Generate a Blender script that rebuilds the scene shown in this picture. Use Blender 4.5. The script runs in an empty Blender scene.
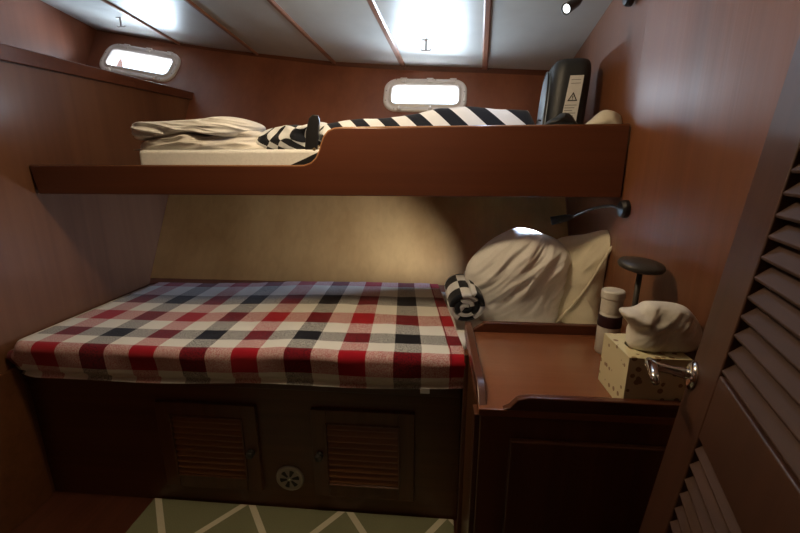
import bpy, bmesh, math, random
from mathutils import Vector, Matrix, noise
random.seed(4)
SC = bpy.context.scene
COL = SC.collection

# ------------------------------------------------------------------ camera
F_PX = 400.0
PITCH = math.atan(101 / F_PX)
YAW = math.atan(35 / math.hypot(F_PX, 101))
CAM = Vector((0, 0, 1.2))
FW = Vector((-math.sin(YAW) * math.cos(PITCH), math.cos(YAW) * math.cos(PITCH), -math.sin(PITCH)))
RT = Vector((math.cos(YAW), math.sin(YAW), 0))
UP = RT.cross(FW)
cd = bpy.data.cameras.new('camera')
cd.sensor_width = 36
cd.lens = 18
cd.clip_start = 0.02
cam = bpy.data.objects.new('camera', cd)
cam.matrix_world = Matrix((RT, UP, -FW)).transposed().to_4x4()
cam.location = CAM
COL.objects.link(cam)
SC.camera = cam

# ------------------------------------------------------------------ light and exposure
SC.view_settings.view_transform = 'Standard'
SC.view_settings.look = 'None'
SC.view_settings.gamma = 1
SC.view_settings.use_curve_mapping = False
SC.view_settings.exposure = 0.58
W = bpy.data.worlds.new('daylight')
SC.world = W
W.use_nodes = True
bg = W.node_tree.nodes['Background']
bg.inputs[0].default_value = (0.75, 0.87, 1, 1)
bg.inputs[1].default_value = 3.0
P_PORT_C = 17.0      # daylight through the middle porthole
P_PORT_L = 13.0      # daylight through the left porthole
P_DOME = 10.5         # unseen cabin dome lamp
P_READ = 37.0         # reading lamp under the upper bunk
P_READ_UP = 5.0
COOL = (0.80, 0.90, 1.0)
WARM = (1.0, 0.76, 0.47)

# ------------------------------------------------------------------ helpers
def ray(x, y):
    return FW + RT * (x - 400) / F_PX + UP * (266.5 - y) / F_PX
def at_y(x, y, Y):
    r = ray(x, y); return CAM + r * (Y / r.y)
def at_x(x, y, X):
    r = ray(x, y); return CAM + r * (X / r.x)
def at_z(x, y, Z):
    r = ray(x, y); return CAM + r * ((Z - CAM.z) / r.z)
V = Vector
ORG = {}
def org(o):
    return ORG.get(o.name, V((0, 0, 0))) if o else V((0, 0, 0))
class MB:
    def __init__(s):
        s.bm = bmesh.new(); s.uv = s.bm.loops.layers.uv.new('UVMap')
    def quad(s, *p):
        vs = [s.bm.verts.new(V(q)) for q in p]; return s.bm.faces.new(vs)
    def box(s, lo, hi, M=None):
        (a, b, c), (d, e, f) = lo, hi
        P = [V((x, y, z)) for z in (c, f) for y in (b, e) for x in (a, d)]
        if M: P = [M @ p for p in P]
        v = [s.bm.verts.new(p) for p in P]
        for i in ((0, 2, 3, 1), (4, 5, 7, 6), (0, 1, 5, 4), (2, 6, 7, 3), (0, 4, 6, 2), (1, 3, 7, 5)):
            s.bm.faces.new([v[k] for k in i])
        return s
    def prism(s, pts, o, u, v, n, t):
        """outline in (u,v) from origin o, thickness t along n"""
        o, u, v, n = V(o), V(u), V(v), V(n)
        A = [s.bm.verts.new(o + u * p[0] + v * p[1]) for p in pts]
        B = [s.bm.verts.new(o + u * p[0] + v * p[1] + n * t) for p in pts]
        s.bm.faces.new(A); s.bm.faces.new(B[::-1])
        for i in range(len(A)):
            j = (i + 1) % len(A)
            s.bm.faces.new([A[j], A[i], B[i], B[j]])
        return s
    def loops(s, rings, close=True, cap=(False, False)):
        R = [[s.bm.verts.new(V(p)) for p in r] for r in rings]
        n = len(R[0])
        for a, b in zip(R, R[1:]):
            for i in range(n if close else n - 1):
                j = (i + 1) % n
                s.bm.faces.new([a[i], a[j], b[j], b[i]])
        if cap[0]: s.bm.faces.new(R[0][::-1])
        if cap[1]: s.bm.faces.new(R[-1])
        return s
    def tube(s, path, r, n=12, cap=True):
        path = [V(p) for p in path]; rings = []
        rr = r if hasattr(r, '__len__') else [r] * len(path)
        prev = None
        for i, p in enumerate(path):
            d = (path[min(i + 1, len(path) - 1)] - path[max(i - 1, 0)]).normalized()
            a = prev if prev else (V((0, 0, 1)) if abs(d.z) < .9 else V((1, 0, 0)))
            a = (a - d * a.dot(d)).normalized(); prev = a
            b = d.cross(a)
            rings.append([p + (a * math.cos(t) + b * math.sin(t)) * rr[i] for t in [2 * math.pi * k / n for k in range(n)]])
        return s.loops(rings, True, (cap, cap))
    def lathe(s, prof, o, ax=(0, 0, 1), n=32):
        ax = V(ax).normalized(); a = ax.orthogonal().normalized(); b = ax.cross(a)
        rings = [[V(o) + ax * h + (a * math.cos(t) + b * math.sin(t)) * r for t in [2 * math.pi * k / n for k in range(n)]] for r, h in prof]
        return s.loops(rings, True, (prof[0][0] > 1e-6, prof[-1][0] > 1e-6))
    def grid(s, fn, nu, nv, uvf=None):
        g = [[s.bm.verts.new(V(fn(i / nu, j / nv))) for j in range(nv + 1)] for i in range(nu + 1)]
        for i in range(nu):
            for j in range(nv):
                f = s.bm.faces.new([g[i][j], g[i + 1][j], g[i + 1][j + 1], g[i][j + 1]])
                if uvf:
                    for l, (a, b) in zip(f.loops, ((i, j), (i + 1, j), (i + 1, j + 1), (i, j + 1))):
                        l[s.uv].uv = uvf(a / nu, b / nv)
        return g
    def build(s, name, m, parent=None, bevel=0, smooth=False, origin=None, solid=0, recalc=True, seg=2):
        if recalc: bmesh.ops.recalc_face_normals(s.bm, faces=s.bm.faces)
        me = bpy.data.meshes.new(name)
        if origin is None:
            if parent: origin = org(parent)
            else:
                c = [v.co for v in s.bm.verts]
                lo = [min(p[i] for p in c) for i in range(3)]; hi = [max(p[i] for p in c) for i in range(3)]
                origin = V(((lo[0] + hi[0]) / 2, (lo[1] + hi[1]) / 2, lo[2]))
        origin = V(origin)
        for v in s.bm.verts: v.co -= origin
        s.bm.to_mesh(me); s.bm.free()
        me.materials.append(m)
        o = bpy.data.objects.new(name, me); COL.objects.link(o)
        o.location = origin - org(parent)
        o.parent = parent
        ORG[o.name] = origin
        if smooth:
            for p in me.polygons: p.use_smooth = True
        if solid:
            md = o.modifiers.new('solid', 'SOLIDIFY'); md.thickness = solid; md.offset = -1
        if bevel:
            md = o.modifiers.new('bevel', 'BEVEL'); md.width = bevel; md.segments = seg; md.limit_method = 'ANGLE'
            for p in me.polygons: p.use_smooth = True
            md.harden_normals = True
        return o
def thing(name, label, cat, loc, group=None):
    o = bpy.data.objects.new(name, None); COL.objects.link(o); o.location = V(loc); ORG[o.name] = V(loc)
    o.empty_display_size = .05
    return tag(o, label, cat, group)
def tag(o, label, cat, group=None):
    o['label'] = label; o['category'] = cat
    if group: o['group'] = group
    return o
def struct(o):
    o['kind'] = 'structure'; return o
def rrect(w, h, r, n=8):
    P = []
    for cx, cy, a0 in ((w / 2 - r, h / 2 - r, 0), (-w / 2 + r, h / 2 - r, 90), (-w / 2 + r, -h / 2 + r, 180), (w / 2 - r, -h / 2 + r, 270)):
        for k in range(n + 1):
            a = math.radians(a0 + 90 * k / n); P.append((cx + r * math.cos(a), cy + r * math.sin(a)))
    return P
def smooth_outline(P, m=10):
    n = len(P); out = []
    for i in range(n):
        p0, p1, p2, p3 = (V(P[(i + k) % n]) for k in (-1, 0, 1, 2))
        for k in range(m):
            t = k / m
            out.append(.5 * ((2 * p1) + (p2 - p0) * t + (2 * p0 - 5 * p1 + 4 * p2 - p3) * t * t + (3 * p1 - p0 - 3 * p2 + p3) * t ** 3))
    return out
def nz(p, s, seed=0):
    return noise.noise(V((p[0] * s[0], p[1] * s[1], p[2] * s[2])) + V((seed * 7.3, seed * 3.1, seed)))
def inflate(P, o, u, v, n, tf, tb, wr=0.0, ws=(8, 8, 8), seed=0, rings=22, ex=2.6, m=10, fold=None, floor_z=None):
    """closed cushion-like solid over a star-shaped outline"""
    o, u, v, n = V(o), V(u), V(v), V(n)
    out = smooth_outline(P, m)
    c = sum((V((p[0], p[1])) for p in out), V((0, 0))) / len(out)
    mb = MB(); R = []
    def pt(p, r, side):
        q = c + (V((p[0], p[1])) - c) * r
        h = max(0, 1 - r ** ex) ** .55
        t = (tf if side > 0 else -tb) * h
        w = o + u * q.x + v * q.y + n * t
        a = wr * min(1, (1 - r) * 4 + .25)
        if wr:
            w = w + n * (a * nz(w, ws, seed) + a * .5 * nz(w, [k * 2.3 for k in ws], seed + 5))
        if fold: w = w + n * fold(q.x, q.y) * h * side
        if floor_z is not None and w.z < floor_z: w.z = floor_z
        return w
    k = [math.sin(math.pi / 2 * i / rings) for i in range(1, rings + 1)]
    front = [[pt(p, r, 1) for p in out] for r in k]
    back = [[pt(p, r, -1) for p in out] for r in k[:-1]][::-1]
    mb.loops(front + back, True, (True, True))
    return mb

# ------------------------------------------------------------------ materials
def mat(name, col, rough=.5, metal=0, coat=0, spec=.5, bump=0, bscale=200, sheen=0, alpha=1):
    m = bpy.data.materials.new(name); m.use_nodes = True
    N = m.node_tree.nodes; L = m.node_tree.links; b = N['Principled BSDF']
    b.inputs['Base Color'].default_value = (*col, 1); b.inputs['Roughness'].default_value = rough
    b.inputs['Metallic'].default_value = metal; b.inputs['Coat Weight'].default_value = coat
    b.inputs['Coat Roughness'].default_value = .15
    b.inputs['Specular IOR Level'].default_value = spec; b.inputs['Sheen Weight'].default_value = sheen
    tc = N.new('ShaderNodeTexCoord'); nt = N.new('ShaderNodeTexNoise'); nt.inputs['Scale'].default_value = bscale
    L.new(tc.outputs['Object'], nt.inputs['Vector'])
    mx = N.new('ShaderNodeMix'); mx.data_type = 'RGBA'
    mx.inputs[6].default_value = (*[c * .88 for c in col], 1); mx.inputs[7].default_value = (*[min(1, c * 1.1) for c in col], 1)
    L.new(nt.outputs['Fac'], mx.inputs[0]); L.new(mx.outputs[2], b.inputs['Base Color'])
    if bump:
        bp = N.new('ShaderNodeBump'); bp.inputs['Strength'].default_value = bump; bp.inputs['Distance'].default_value = .002
        L.new(nt.outputs['Fac'], bp.inputs['Height']); L.new(bp.outputs[0], b.inputs['Normal'])
    return m
def wood(name, dark, light, axis=2, scale=1.0, rough=.34, coat=.3, figure=.5, bump=.08, coat_r=.2):
    """varnished timber, grain along axis"""
    m = bpy.data.materials.new(name); m.use_nodes = True
    N = m.node_tree.nodes; L = m.node_tree.links; b = N['Principled BSDF']
    tc = N.new('ShaderNodeTexCoord')
    def mapped(st, k):
        mp = N.new('ShaderNodeMapping'); s = [k * scale] * 3; s[axis] = st * scale
        mp.inputs['Scale'].default_value = s; L.new(tc.outputs['Object'], mp.inputs['Vector']); return mp
    m1 = mapped(1.2, 42); n1 = N.new('ShaderNodeTexNoise'); n1.inputs['Scale'].default_value = 1; n1.inputs['Detail'].default_value = 6
    n1.inputs['Distortion'].default_value = .6
    L.new(m1.outputs[0], n1.inputs['Vector'])
    m2 = mapped(.5, 4.5); n2 = N.new('ShaderNodeTexNoise'); n2.inputs['Scale'].default_value = 1; n2.inputs['Detail'].default_value = 2
    L.new(m2.outputs[0], n2.inputs['Vector'])
    ad = N.new('ShaderNodeMix'); ad.inputs[0].default_value = figure
    L.new(n1.outputs['Fac'], ad.inputs[2]); L.new(n2.outputs['Fac'], ad.inputs[3])
    cr = N.new('ShaderNodeValToRGB'); e = cr.color_ramp.elements
    e[0].position = .34; e[0].color = (*dark, 1); e[1].position = .66; e[1].color = (*light, 1)
    L.new(ad.outputs[0], cr.inputs[0]); L.new(cr.outputs[0], b.inputs['Base Color'])
    b.inputs['Roughness'].default_value = rough; b.inputs['Coat Weight'].default_value = coat; b.inputs['Coat Roughness'].default_value = coat_r
    bp = N.new('ShaderNodeBump'); bp.inputs['Strength'].default_value = bump; bp.inputs['Distance'].default_value = .002
    L.new(n1.outputs['Fac'], bp.inputs['Height'])
    m3 = mapped(1.0, 9); n3 = N.new('ShaderNodeTexNoise'); n3.inputs['Scale'].default_value = 1; L.new(m3.outputs[0], n3.inputs['Vector'])
    bp2 = N.new('ShaderNodeBump'); bp2.inputs['Strength'].default_value = bump * 1.5; bp2.inputs['Distance'].default_value = .006
    L.new(n3.outputs['Fac'], bp2.inputs['Height']); L.new(bp.outputs[0], bp2.inputs['Normal'])
    L.new(bp2.outputs[0], b.inputs['Normal']); L.new(bp2.outputs[0], b.inputs['Coat Normal'])
    return m
def math_node(N, L, op, a, b=None):
    n = N.new('ShaderNodeMath'); n.operation = op
    for i, x in enumerate((a, b)):
        if x is None: continue
        if isinstance(x, (int, float)): n.inputs[i].default_value = x
        else: L.new(x, n.inputs[i])
    return n.outputs[0]
def cloth_base(name, rough=.95, sheen=.2):
    m = bpy.data.materials.new(name); m.use_nodes = True
    N = m.node_tree.nodes; L = m.node_tree.links; b = N['Principled BSDF']
    b.inputs['Roughness'].default_value = rough; b.inputs['Specular IOR Level'].default_value = .15
    b.inputs['Sheen Weight'].default_value = sheen
    return m, N, L, b
def stripe_ramp(N, L, sock, cols):
    fr = math_node(N, L, 'FRACT', math_node(N, L, 'DIVIDE', sock, float(len(cols))))
    cr = N.new('ShaderNodeValToRGB'); cr.color_ramp.interpolation = 'CONSTANT'; E = cr.color_ramp.elements
    E[0].position = 0; E[0].color = (*cols[0], 1); E[1].position = 1 / len(cols); E[1].color = (*cols[1], 1)
    for k in range(2, len(cols)):
        e = E.new(k / len(cols)); e.color = (*cols[k], 1)
    L.new(fr, cr.inputs[0]); return cr.outputs[0]
def fabric_bump(N, L, b, scale=420, st=.35):
    tc = N.new('ShaderNodeTexCoord'); nt = N.new('ShaderNodeTexNoise'); nt.inputs['Scale'].default_value = scale; nt.inputs['Detail'].default_value = 3
    L.new(tc.outputs['Object'], nt.inputs['Vector'])
    bp = N.new('ShaderNodeBump'); bp.inputs['Strength'].default_value = st; bp.inputs['Distance'].default_value = .002
    L.new(nt.outputs['Fac'], bp.inputs['Height']); L.new(bp.outputs[0], b.inputs['Normal'])
    return nt.outputs['Fac']
def plaid_mat():
    m, N, L, b = cloth_base('plaid_wool')
    uv = N.new('ShaderNodeUVMap'); uv.uv_map = 'UVMap'
    sx = N.new('ShaderNodeSeparateXYZ'); L.new(uv.outputs[0], sx.inputs[0])
    WH, RD, BK = (.88, .88, .82), (.48, .018, .04), (.010, .012, .020)
    U = stripe_ramp(N, L, math_node(N, L, 'ADD', sx.outputs[0], 400.0), [RD, WH, BK, WH])
    Vv = stripe_ramp(N, L, math_node(N, L, 'ADD', sx.outputs[1], 400.0), [WH, BK, WH, RD])
    fac = fabric_bump(N, L, b, 500, .5)
    # yarn-level speckle decides which of the two threads lies on top
    nt = N.new('ShaderNodeTexNoise'); nt.inputs['Scale'].default_value = 330; nt.inputs['Detail'].default_value = 2
    tc = N.new('ShaderNodeTexCoord'); L.new(tc.outputs['Object'], nt.inputs['Vector'])
    mr = N.new('ShaderNodeMapRange'); mr.inputs[1].default_value = .40; mr.inputs[2].default_value = .60
    mr.inputs[3].default_value = .3; mr.inputs[4].default_value = .7
    L.new(nt.outputs['Fac'], mr.inputs[0])
    mx = N.new('ShaderNodeMix'); mx.data_type = 'RGBA'; L.new(mr.outputs[0], mx.inputs[0]); L.new(U, mx.inputs[6]); L.new(Vv, mx.inputs[7])
    gm = N.new('ShaderNodeGamma'); gm.inputs[1].default_value = 1.25; L.new(mx.outputs[2], gm.inputs[0])
    L.new(gm.outputs[0], b.inputs['Base Color'])
    return m
def stripe_mat(name, cols, check=False):
    m, N, L, b = cloth_base(name)
    uv = N.new('ShaderNodeUVMap'); uv.uv_map = 'UVMap'
    sx = N.new('ShaderNodeSeparateXYZ'); L.new(uv.outputs[0], sx.inputs[0])
    if check:
        a = math_node(N, L, 'FLOOR', sx.outputs[0]); c = math_node(N, L, 'FLOOR', sx.outputs[1])
        s = math_node(N, L, 'ADD', math_node(N, L, 'ADD', a, c), 400.5)
    else: s = math_node(N, L, 'ADD', sx.outputs[0], 400.0)
    L.new(stripe_ramp(N, L, s, cols), b.inputs['Base Color'])
    fabric_bump(N, L, b, 300, .4)
    return m

M = {}
M['wall_left'] = wood('left_wall_veneer', (.105, .041, .020), (.190, .083, .040), 2, .8, .36, .35, .75)
M['wall_hull'] = wood('hull_veneer', (.170, .055, .028), (.270, .095, .048), 2, .8, .40, .25, .75)
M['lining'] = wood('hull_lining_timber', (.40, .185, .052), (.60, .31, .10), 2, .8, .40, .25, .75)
M['wall_right'] = wood('right_wall_veneer', (.110, .036, .012), (.190, .066, .024), 2, .9, .46, .30, .65, bump=.22, coat_r=.34)
M['fascia'] = wood('red_mahogany', (.080, .024, .012), (.130, .042, .020), 0, .8, .28, .5, .6)
M['base'] = wood('shade_board_mahogany', (.095, .034, .012), (.155, .058, .021), 0, .8, .38, .3, .5)
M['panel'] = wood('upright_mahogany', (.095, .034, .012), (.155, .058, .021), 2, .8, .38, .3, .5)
M['slat'] = wood('louvre_mahogany', (.19, .078, .027), (.26, .110, .040), 0, 1, .34, .3, .5)
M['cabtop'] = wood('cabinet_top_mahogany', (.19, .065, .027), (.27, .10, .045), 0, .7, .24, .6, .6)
M['edge'] = wood('pale_edge_varnish', (.30, .14, .065), (.42, .21, .10), 0, 1, .25, .5, .5)
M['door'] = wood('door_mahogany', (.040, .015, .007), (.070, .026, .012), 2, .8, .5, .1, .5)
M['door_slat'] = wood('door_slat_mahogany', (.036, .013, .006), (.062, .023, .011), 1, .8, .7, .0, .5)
M['floor'] = wood('dark_floorboards', (.06, .018, .010), (.11, .036, .018), 1, 1, .35, .3, .5)
M['batten'] = wood('ceiling_batten', (.22, .09, .055), (.33, .15, .09), 1, 1, .32, .4, .5)
M['ceiling'] = mat('ceiling_lining', (.55, .55, .53), .42, bump=.05, bscale=9)
M['frame'] = mat('porthole_frame_plastic', (.72, .66, .62), .35, spec=.5)
M['chrome'] = mat('chrome', (.75, .73, .70), .12, metal=1)
M['nickel'] = mat('vent_steel', (.42, .38, .35), .4, metal=.5)
M['brass'] = mat('dull_brass', (.30, .22, .12), .35, metal=.8)
M['black'] = mat('black_plastic', (.012, .012, .013), .38)
M['bag'] = mat('black_nylon', (.020, .023, .027), .5, bump=.15, bscale=500)
M['bagpanel'] = mat('slate_nylon', (.15, .20, .27), .45, bump=.15, bscale=500)
M['sheet'] = mat('white_sheet', (.72, .71, .69), .85, bump=.12, bscale=350, sheen=.1)
M['sheet2'] = mat('warm_white_sheet', (.74, .71, .66), .85, bump=.12, bscale=350, sheen=.1)
M['foam'] = mat('white_topper', (.78, .77, .74), .85, bump=.3, bscale=140)
M['pillow'] = mat('white_pillowcase', (.88, .87, .84), .85, bump=.08, bscale=350, sheen=.1)
M['pillow2'] = mat('cream_pillowcase', (.82, .76, .58), .85, bump=.08, bscale=350, sheen=.1)
M['tissue'] = mat('tissue_paper', (.70, .67, .60), .9)
M['white'] = mat('white_plastic', (.72, .70, .62), .35)
M['paper'] = mat('white_label', (.72, .72, .70), .6)
M['ink'] = mat('black_ink', (.03, .03, .03), .6)
M['greyink'] = mat('grey_ink', (.25, .25, .25), .6)
M['bottlelabel'] = mat('dark_bottle_label', (.035, .012, .016), .4)
M['cardside'] = mat('card_shaded_side', (.20, .165, .125), .7)
M['cream'] = mat('cream_cloth', (.62, .57, .46), .9, bump=.2, bscale=200)
M['darkdisc'] = mat('dark_grey_metal', (.045, .040, .034), .45)
M['plaid'] = plaid_mat()
BW = [(.74, .76, .78), (.012, .014, .02)]
M['stripes'] = stripe_mat('black_white_stripes', BW)
M['checks'] = stripe_mat('black_white_checks', BW, True)
M['hem'] = mat('blanket_hem_stitching', (.25, .02, .03), .9)
# porthole glass: lets daylight through, mirrors a little
g = bpy.data.materials.new('porthole_glass'); g.use_nodes = True
N = g.node_tree.nodes; L = g.node_tree.links; N.clear()
out = N.new('ShaderNodeOutputMaterial'); mx = N.new('ShaderNodeMixShader'); tr = N.new('ShaderNodeBsdfTransparent'); gl = N.new('ShaderNodeBsdfGlossy')
gl.inputs['Roughness'].default_value = .05; tr.inputs[0].default_value = (.93, .97, 1, 1); mx.inputs[0].default_value = .06
L.new(tr.outputs[0], mx.inputs[1]); L.new(gl.outputs[0], mx.inputs[2]); L.new(mx.outputs[0], out.inputs[0])
M['glass'] = g
def emit(name, col, st):
    m = bpy.data.materials.new(name); m.use_nodes = True
    b = m.node_tree.nodes['Principled BSDF']; b.inputs['Emission Color'].default_value = (*col, 1); b.inputs['Emission Strength'].default_value = st
    return m
M['ledlens'] = emit('lit_lens', (.9, .97, 1), 2.5)
M['domeglass'] = emit('lit_dome_diffuser', WARM, 2.0)
# tissue box print: cream card with small brown leaf flecks
def fleck_mat():
    m = bpy.data.materials.new('flecked_card'); m.use_nodes = True
    N = m.node_tree.nodes; L = m.node_tree.links; b = N['Principled BSDF']; b.inputs['Roughness'].default_value = .6
    tc = N.new('ShaderNodeTexCoord'); vo = N.new('ShaderNodeTexVoronoi'); vo.inputs['Scale'].default_value = 60
    L.new(tc.outputs['Object'], vo.inputs['Vector'])
    lt = math_node(N, L, 'LESS_THAN', vo.outputs['Distance'], .36)
    sp = N.new('ShaderNodeSeparateColor'); L.new(vo.outputs['Color'], sp.inputs[0])
    k = math_node(N, L, 'MULTIPLY', lt, math_node(N, L, 'GREATER_THAN', sp.outputs[0], .42))
    mx = N.new('ShaderNodeMix'); mx.data_type = 'RGBA'; mx.inputs[6].default_value = (.72, .66, .42, 1); mx.inputs[7].default_value = (.30, .20, .10, 1)
    L.new(k, mx.inputs[0]); L.new(mx.outputs[2], b.inputs['Base Color']); return m
M['card'] = fleck_mat()
def rug_mat():
    m, N, L, b = cloth_base('lattice_rug')
    tc = N.new('ShaderNodeTexCoord'); sx = N.new('ShaderNodeSeparateXYZ'); L.new(tc.outputs['Object'], sx.inputs[0])
    # zigzag lattice lines: |frac((x +- k y)/period)| near 0
    per = .352
    res = None
    for sgn in (1, -1):
        t = math_node(N, L, 'ADD', sx.outputs[0], math_node(N, L, 'MULTIPLY', sx.outputs[1], sgn * .80))
        fr = math_node(N, L, 'FRACT', math_node(N, L, 'ADD', math_node(N, L, 'DIVIDE', t, per), 50.0))
        d = math_node(N, L, 'ABSOLUTE', math_node(N, L, 'SUBTRACT', fr, .5))
        ln = math_node(N, L, 'LESS_THAN', d, .038)
        res = ln if res is None else math_node(N, L, 'MAXIMUM', res, ln)
    mx = N.new('ShaderNodeMix'); mx.data_type = 'RGBA'; mx.inputs[6].default_value = (.20, .205, .12, 1); mx.inputs[7].default_value = (.62, .58, .45, 1)
    L.new(res, mx.inputs[0]); L.new(mx.outputs[2], b.inputs['Base Color'])
    fabric_bump(N, L, b, 260, .6)
    return m
M['rug'] = rug_mat()

# ------------------------------------------------------------------ room shell
FZ = .02
BY0 = 1.112
KH = .58; HY0 = 1.762; HZ0 = .608
def hull_y(z): return HY0 + KH * (z - HZ0)
HN = math.sqrt(1 + KH * KH)
SV = V((0, KH / HN, 1 / HN))            # up the sloping hull side
NV = V((0, 1 / HN, -KH / HN))           # outward
def hull(x, z, d=0): return V((x, hull_y(z), z)) + NV * d
ZE = [(-2.4, 2.09), (-2.073, 2.021), (-1.53, 1.914), (-1.336, 1.877), (-1.054, 1.833), (-.586, 1.765), (-.188, 1.732), (.254, 1.706), (.66, 1.680), (1.0, 1.67)]
def ze(x):
    for (a, za), (b, zb) in zip(ZE, ZE[1:]):
        if x <= b or b == 1.0:
            t = max(0, min(1, (x - a) / (b - a))); return za + (zb - za) * t
def zc(x, y): return ze(x) + .1 * (2.42 - y)
def wall_x(y): return .577 + max(0, y - 1.3) * .09
XL, XLU = -1.389, -2.09
YB = -1.0

mb = MB(); mb.box((-2.2, YB - .1, FZ - .06), (.9, 2.0, FZ)); struct(mb.build('floor', M['floor'], origin=(0, 0, 0)))
# ceiling: cambered sheet of painted lining panels
mb = MB()
def cf(u, v):
    x = -2.25 + 3.1 * u; y = YB - .05 + (2.75 - YB) * v
    return (x, y, zc(x, y))
mb.grid(cf, 62, 16); o = struct(mb.build('ceiling', M['ceiling'], smooth=True, origin=(0, 0, 0), recalc=False))
md = o.modifiers.new('solid', 'SOLIDIFY'); md.thickness = .02; md.offset = 1
# hull side wall with two openings
PORTS = []
def port_frame(cx, cz, ang):
    a = math.radians(ang); X = V((1, 0, 0))
    return hull(cx, cz), X * math.cos(a) + SV * math.sin(a), SV * math.cos(a) - X * math.sin(a)
PC = (port_frame(-.062, 1.562, -2), .445, .205)
PL = (port_frame(-1.745, 1.785, -12.5), .50, .20)
mb = MB(); mb.prism([(-2.25, -.1), (.85, -.1), (.85, 2.15), (-2.25, 2.15)], hull(0, 0), (1, 0, 0), (0, KH, 1), NV, .05)
wall = mb.build('wall_back', M['wall_hull'], origin=(0, 0, 0))
cut = MB()
for (o_, u_, v_), w_, h_ in (PC, PL):
    cut.prism(rrect(w_ - .06, h_ - .06, .05), o_ - NV * .05, u_, v_, NV, .2)
co = cut.build('cutter', M['frame'], origin=(0, 0, 0))
bo = wall.modifiers.new('cut', 'BOOLEAN'); bo.object = co; bo.operation = 'DIFFERENCE'; bo.solver = 'EXACT'
dg = bpy.context.evaluated_depsgraph_get(); me2 = bpy.data.meshes.new_from_object(wall.evaluated_get(dg))
wall.modifiers.clear(); wall.data = me2
bpy.data.objects.remove(co); struct(wall)
# other walls
mb = MB(); mb.box((XLU - .03, YB, FZ), (XLU, 2.75, 2.35)); struct(mb.build('wall_left', M['wall_hull'], origin=(0, 0, 0)))
# partition along the left with its ledge
ZL0, ZL1 = 1.585, 1.618
mb = MB(); mb.prism([(YB, FZ), (hull_y(FZ), FZ), (hull_y(1.585), 1.585), (YB, 1.50)], (XL, 0, 0), (0, 1, 0), (0, 0, 1), (-1, 0, 0), .03)
struct(mb.build('wall_left_partition', M['wall_left'], origin=(0, 0, 0)))
mb = MB()
mb.prism([(YB, 1.445), (hull_y(1.560), 1.560), (hull_y(1.602), 1.602), (YB, 1.517)], (XL + .016, 0, 0), (0, 1, 0), (0, 0, 1), (-1, 0, 0), .05)
mb.prism([(YB, 1.505), (2.33, 1.588), (2.33, 1.598), (YB, 1.515)], (XL - .03, 0, 0), (0, 1, 0), (0, 0, 1), (-1, 0, 0), .66)
struct(mb.build('trim_1', M['fascia'], bevel=.004, origin=(0, 0, 0)))
mb = MB()
mb.prism([(wall_x(YB), YB), (.577, 1.3), (wall_x(2.7), 2.7), (.75, 2.7), (.75, YB)], (0, 0, FZ), (1, 0, 0), (0, 1, 0), (0, 0, 1), 2.0)
struct(mb.build('wall_right', M['wall_right'], origin=(0, 0, 0)))
mb = MB(); mb.box((-2.2, YB - .03, FZ), (.9, YB, 2.4)); struct(mb.build('wall_front', M['wall_left'], origin=(0, 0, 0)))

# lighter lining boards on the hull side between the two bunks
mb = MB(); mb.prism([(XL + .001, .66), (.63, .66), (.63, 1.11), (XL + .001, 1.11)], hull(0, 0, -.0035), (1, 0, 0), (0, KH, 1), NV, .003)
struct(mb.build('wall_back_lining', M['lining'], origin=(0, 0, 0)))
mb = MB(); mb.prism([(YB, FZ), (BY0 - .002, FZ), (BY0 - .002, .548), (YB, .548)], (XL, 0, 0), (0, 1, 0), (0, 0, 1), (1, 0, 0), .014)  # added dark board, its tone stands in for shade low on the left wall
struct(mb.build('shade_board_left', M['base'], bevel=.003, origin=(0, 0, 0)))
# portholes
def porthole(nm, fr, w, h, hinges, dogs):
    o_, u_, v_ = fr
    e = bpy.data.objects.new(nm, None); COL.objects.link(e); e.location = o_; ORG[e.name] = o_.copy(); struct(e)
    mb = MB(); rings = []
    for ins, d in ((0, .0), (0, .010), (.004, .014), (.020, .014), (.024, .009), (.030, .009), (.034, .016), (.042, .016), (.047, .008), (.047, -.05)):
        rings.append([o_ + u_ * p[0] + v_ * p[1] - NV * d for p in rrect(w - 2 * ins, h - 2 * ins, max(.02, .072 - ins))])
    mb.loops(rings); mb.build('window_frame', M['frame'], e, smooth=True)
    mb = MB(); mb.prism(rrect(w - .092, h - .092, .028), o_ + NV * .008, u_, v_, NV, .004); mb.build('pane', M['glass'], e)
    for t in hinges:
        c = o_ + u_ * (t * w) + v_ * (h / 2 - .004) - NV * .014
        mb = MB(); mb.tube([c - u_ * .018, c + u_ * .018], .006); mb.box((-.012, -.022, -.004), (.012, .002, .006), Matrix.Translation(c) @ Matrix((u_, v_, NV)).transposed().to_4x4())
        mb.build('hinge', M['frame'], e, smooth=False, bevel=.001)
    for t in dogs:
        c = o_ + u_ * (t * w) - v_ * (h / 2 - .016) - NV * .016
        mb = MB(); mb.tube([c + v_ * .014, c - v_ * .016], .0055); mb.lathe([(.011, 0), (.011, .012), (.006, .016)], c - v_ * .012, -NV, 14)
        mb.build('latch', M['frame'], e, bevel=.001)
    for a in range(10):
        pass
    mb = MB()
    for px_, py_ in ((-.47, .1), (-.47, -.2), (.47, .1), (.47, -.2), (-.36, .455), (.36, .455), (0.12, .455), (-.36, -.455), (.36, -.455)):
        mb.lathe([(.004, 0), (.0035, .002)], o_ + u_ * px_ * w + v_ * py_ * h - NV * .0138, -NV, 10)
    mb.build('screws', M['nickel'], e)
    return e
w1 = porthole('window_1', *PC, (-.27, .05, .33), (-.3, .07))
w2 = porthole('window_2', *PL, (-.25, .05, .33), (-.3, .3))
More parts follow.
